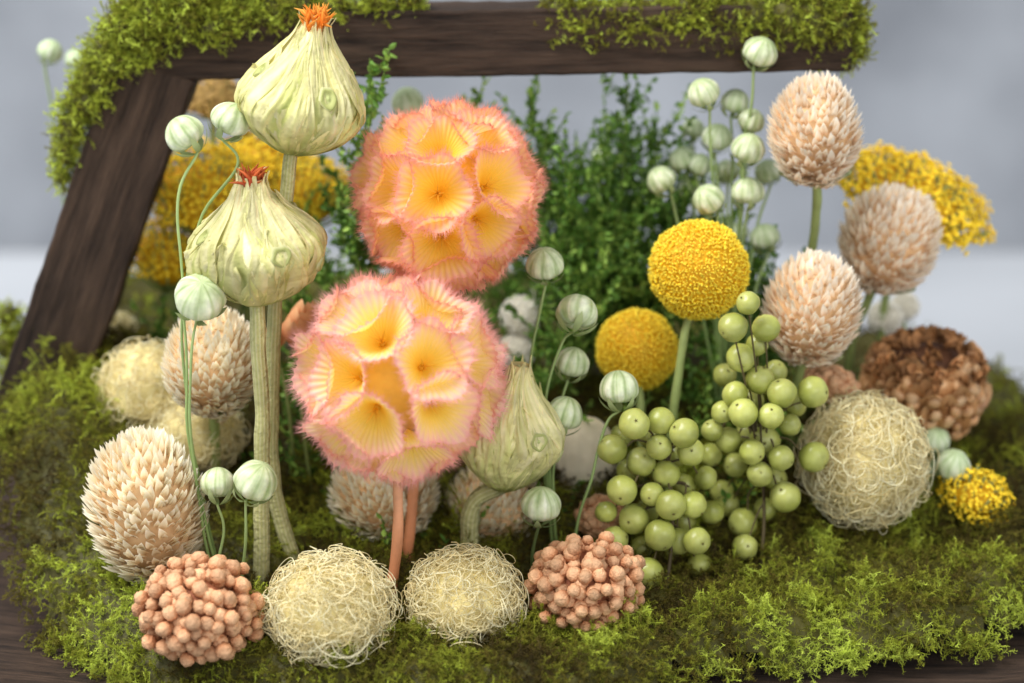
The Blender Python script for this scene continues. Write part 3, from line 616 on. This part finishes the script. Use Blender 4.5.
# ------------------------------------------------------------------ yarrow
def yarrow(px,py,w,h,Y,label,m='yarrow',ax=(0,-.2,1),n=420,group='yellow yarrow heads',path=None):
    c=at(px,py,Y); rx=sz(w/2,c); rz=sz(h/2,c); B=basis(unit(ax)); 
    pts=stem_path(c-unit(ax)*rz*.9,Y,path); t=thing('yarrow_head',label,'dried flower',pts[0],group); stem(t,pts,.12,M['stem'])
    d=fib(int(n*2.6),.05); d=d[d[:,2]>-.2]; k=len(d)
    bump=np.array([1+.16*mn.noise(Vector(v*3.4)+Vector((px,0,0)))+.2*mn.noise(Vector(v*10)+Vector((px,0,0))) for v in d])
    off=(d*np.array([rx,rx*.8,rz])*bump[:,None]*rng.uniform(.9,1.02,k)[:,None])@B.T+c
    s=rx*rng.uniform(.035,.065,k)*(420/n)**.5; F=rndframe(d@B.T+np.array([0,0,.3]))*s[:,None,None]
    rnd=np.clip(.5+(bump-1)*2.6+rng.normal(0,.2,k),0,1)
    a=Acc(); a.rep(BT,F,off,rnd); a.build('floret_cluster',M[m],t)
    a=Acc()
    for i in range(0,k,12): tube(a,spline([pts[-1],(pts[-1]+off[i])/2+np.array([0,0,-.1]),off[i]],5),.035,4)
    a.build('stalks',M['stem'],t)
    a=Acc(); ball(a,c,(rx*.76,rx*.6,rz*.7),2,R=B); a.build('core',M['billycore'] if m=='yarrow' else M[m],t); return t
yarrow(910,202,160,84,7.8,'broad flat golden yarrow head at the right behind the globe amaranths',ax=(.34,-.25,.9),n=1300)
yarrow(974,500,74,66,2.8,'small golden yarrow head at the lower right edge of the moss',ax=(.2,-.4,.8),n=420)
yarrow(204,196,130,104,8.0,'golden yarrow head inside the handle corner at upper left',n=900)
yarrow(304,196,100,80,8.8,'golden yarrow head seen between the two safflower buds and the pink flower',n=650)
yarrow(166,258,80,84,7.8,'golden yarrow head low against the left handle post',n=550)
yarrow(262,160,96,54,9.6,'blurred golden yarrow head behind the topmost safflower bud',n=500)
yarrow(250,218,80,60,8.4,'small golden yarrow head behind the dark red tuft at left',n=420)
yarrow(212,100,76,46,10,'faded brownish yarrow head under the beam corner at upper left',m='yarrow_brown',n=300)
# ------------------------------------------------------------------ brown seed head
c=at(925,388,5.4); rx=sz(66,c); rz=sz(60,c)
t=thing('brown_seed_head','tan and brown scaly seed head at the right, above the largest straw ball','dried flower',(c[0],c[1],c[2]-rz))
a=Acc(); ball(a,c,(rx*.76,rx*.76,rz*.78),3,amp=.15); tube(a,spline([c-np.array([0,0,rz*.5]),(c[0]-.3,c[1]+.3,H(c[0],c[1])-.4)],6),.2,8); a.build('core',M['twigdark'],t)
cup=Acc(); V=[];tt=[]
for i in range(8):
    u=i/7; w=.52*(min(1,u*3+.3))*math.sqrt(max(0,1-(max(0,u-.35)/.66)**2))+.01
    for j in range(7):
        q=j/3-1; V.append((q*w,-.35*q*q*w-.30*u*u*0-.18*math.cos(u*3.1)+.12,u)); tt.append(min(1,max(0,u*.9+.15*mn.noise(Vector((q,u,3))))))
cup.add(V,grid(8,7),None,tt,0); CUP=cup.fin()
d=fib(300,.06); nor=d; lo=d[:,2]<.6; Z=nor*.7+rng.normal(0,.2,d.shape)+np.array([[0,0,.9]])
R=framez(Z,-nor+rng.normal(0,.2,d.shape))*(rx*.36*rng.uniform(.75,1.2,len(d)))[:,None,None]; off=c+d*np.array([rx,rx,rz])*.82-Z/np.linalg.norm(Z,axis=1)[:,None]*rx*.12
a=Acc(); a.rep(CUP,R[lo],off[lo])
for v in d[lo][::2]:
    F=rndframe(np.array([v]))[0]; r0=sz(random.uniform(6,9),c)
    VV,T=IC[2]; W=VV*np.array([r0*.85,r0*1.1,r0*.75]); W*=np.array([1+.25*mn.noise(Vector(q*1.8)+Vector(v*9)) for q in VV])[:,None]
    a.add(W@F.T+c+v*np.array([rx,rx,rz])*random.uniform(.82,.92),None,T,np.clip(.4+.5*VV[:,2]+random.uniform(-.2,.2),0,1))
a.build('scales',M['tan'],t)
a=Acc(); d=fib(600,.08); d=d[d[:,2]>.35]; Z=d+rng.normal(0,.4,d.shape); a.rep(CUP,framez(Z,rng.normal(0,1,d.shape))*(rx*.17),c+d*np.array([rx,rx,rz])*.88); a.build('frills',M['brownfrill'],t)
# ------------------------------------------------------------------ foliage
lf=Acc(); V=[];tt=[]
for i in range(4):
    u=i/3; w=.3*math.sin(PI*min(1,.08+.9*u))
    for j in (-1,0,1): V.append((j*w,.12*abs(j)-.15*u*u,u)); tt.append(u)
lf.add(V,grid(4,3),None,tt,0); LF=lf.fin()
def sprig(px,py,Y,label,dens=1.0,spread=1.6,foot=None,low=.25,ls=.3):
    tip=at(px,py,Y); b=np.array([tip[0]+random.uniform(-1.6,1.6) if foot is None else foot,Y+random.uniform(-.2,.8),0]); b[2]=H(b[0],b[1])-.4
    main=spline([b,b+(tip-b)*.5+np.array([random.uniform(-.7,.7),0,0]),tip],30); t=thing('leafy_sprig',label,'foliage sprig',b,'dark green small-leaved sprigs')
    st=Acc(); tube(st,main,np.linspace(.07,.025,30),6); lp=[];ld=[]
    Lt=np.linalg.norm(tip-b); nb=int(Lt*5*dens)
    for i in range(nb):
        u=low+(1-low)*(i+random.random())/nb; p=main[int(u*29)]; ln=spread*(1.1-u*.45)*random.uniform(.4,1.25)
        dr=unit([random.gauss(0,1),random.gauss(0,.7),random.uniform(.2,1.3)]); e=p+dr*ln; q=spline([p,p+dr*ln*.5+np.array([0,0,-.08]),e+np.array([0,0,.3*ln])],8); tube(st,q,.018,3)
        nl=int(ln/.055)
        for k in range(nl):
            f=(k+random.random())/nl*7; i0=min(6,int(f)); lp.append(q[i0]+(q[i0+1]-q[i0])*(f-i0)+rng.normal(0,.03,3)); ld.append(unit(dr*.6+rng.normal(0,.6,3)))
    for k in range(int(Lt*5)):
        lp.append(main[int((low+(1-low)*random.random())*29)]); ld.append(rng.normal(0,1,3)+np.array([0,0,.5]))
    st.build('stem',M['leafstem'],t); lp=np.array(lp); ld=np.array(ld); ld/=np.linalg.norm(ld,axis=1)[:,None]
    base=random.uniform(-.15,.25)
    a=Acc(); a.rep(LF,rndframe(ld)*(ls*rng.uniform(.65,1.2,len(lp)))[:,None,None],lp,np.clip(rng.random(len(lp))*.8+base,0,1)); a.build('leaves',M['leaf'],t)
places=[(548,125,7.4,'rising left of the seed pods, tip near the beam'),(575,150,8,'in the middle behind the upper pink flower'),(605,115,7.8,'reaching the underside of the beam at centre'),(628,84,7.4,'tallest at centre, crossing the beam edge'),(640,150,8.5,'dense and dark above the small billy button'),(665,125,7.8,'left of the upper right seed pods'),(690,175,7.4,'directly above the larger billy button'),(590,200,7,'directly right of the upper pink flower'),(620,210,6.6,'above the small billy button'),(650,240,6.4,'between the two billy buttons'),(565,240,6.6,'low beside the topmost middle pod'),(730,215,7.6,'behind the seed pods at right'),(755,260,7,'right of the larger billy button'),(600,270,6.2,'just above the small billy button, nearer one'),(715,330,6,'behind the right berry sprig'),(770,350,6.2,'under the pale amaranth at right'),(680,380,5.6,'between billy stems and berries'),(335,170,7,'between the topmost safflower and upper pink flower'),(300,215,7,'behind the lower safflower bud'),(325,260,6,'left of the lower pink flower'),(372,60,5.0,'thin one overlapping the beam at left centre'),(465,96,7.5,'tip peeping above the upper pink flower'),(530,95,8,'thin one just under the beam right of the pink flower'),(345,215,5.5,'close to the left edge of the upper pink flower'),(285,260,5,'by the upper safflower stem'),(160,330,7,'dark one by the left post'),(340,420,3.6,'low one behind the lower pink flower'),(520,420,5.5,'low one behind the pale safflower bud'),(640,430,4,'low one behind the left berries'),(700,430,3.8,'low one between the two berry sprigs'),(800,430,4.4,'low one behind the right berries'),(455,440,4.4,'low one hidden among the central stems'),
(580,180,6.3,'bushy one beside the right edge of the upper pink flower'),(660,200,6.9,'bushy one just left of the larger billy button'),(610,170,7.2,'bushy one at the centre of the green mass'),(690,230,8,'far one behind the larger billy button'),(560,330,5.2,'low one behind the middle row of pods'),(310,360,4.2,'low one right of the pale safflower stems'),(740,290,7,'low one right below the larger billy button'),(770,290,8,'blurred one behind the pale amaranth at right'),(850,400,7,'low one behind the largest straw ball'),(235,470,3.4,'low one behind the pale safflower stems'),(330,510,2.6,'short one in the moss between the pale and orange stems'),(440,535,1.6,'short one in the moss right of the orange stem'),(555,520,2.4,'short one in the moss left of the small bud cluster'),(725,500,2.6,'short one in the moss between the berry sprigs'),(520,400,3.4,'upright one right of the lower pink flower'),(560,165,9,'farthest one behind the gap right of the upper pink flower'),(650,175,9.5,'farthest one behind the seed pods above the billy buttons'),(610,230,8.5,'far one filling the centre above the small billy button')]
for px,py,Y,l in places:
    sprig(px,py,Y,'leafy sprig '+l,dens=.9 if py<400 else 1.2,spread=(1.9 if py>110 else 1.3) if px>350 or py>300 else 1.1,low=.3 if py<400 else .05,ls=.23)
for o in bpy.data.objects:
    if '_b' in o: del o['_b']
# ------------------------------------------------------------------ camera, light, world
cd=bpy.data.cameras.new('camera'); cam=bpy.data.objects.new('camera',cd); COL.objects.link(cam); cam.location=[c*S for c in CAM]
cam.rotation_euler=(PI/2-PITCH,0,0); cd.lens=FP/1024*36; cd.sensor_width=36; cd.clip_start=.01; cd.clip_end=50
cd.dof.use_dof=True; cd.dof.focus_distance=(DIST-.8)*S; cd.dof.aperture_fstop=7.0
bpy.context.scene.camera=cam
def area(name,loc,tgt,size,power,col):
    l=bpy.data.lights.new(name,'AREA'); l.shape='RECTANGLE'; l.size=size[0]; l.size_y=size[1]; l.energy=power; l.color=col
    o=bpy.data.objects.new(name,l); COL.objects.link(o); o.location=loc; o.rotation_euler=(Vector(tgt)-Vector(loc)).to_track_quat('-Z','Y').to_euler()
area('window_light',(-.55,-.15,1.0),(0,.05,.05),(.6,.6),18,(1,.988,.962))
area('soft_fill_light',(.5,-1.0,.6),(0,.05,.05),(1.2,.9),6.5,(1,.99,.98))
w=bpy.data.worlds.new('World'); bpy.context.scene.world=w; w.use_nodes=True; bg=w.node_tree.nodes['Background']; bg.inputs[0].default_value=(.94,.97,1,1); bg.inputs[1].default_value=.64
vs=bpy.context.scene.view_settings; vs.view_transform='Standard'; vs.look='None'; vs.exposure=0
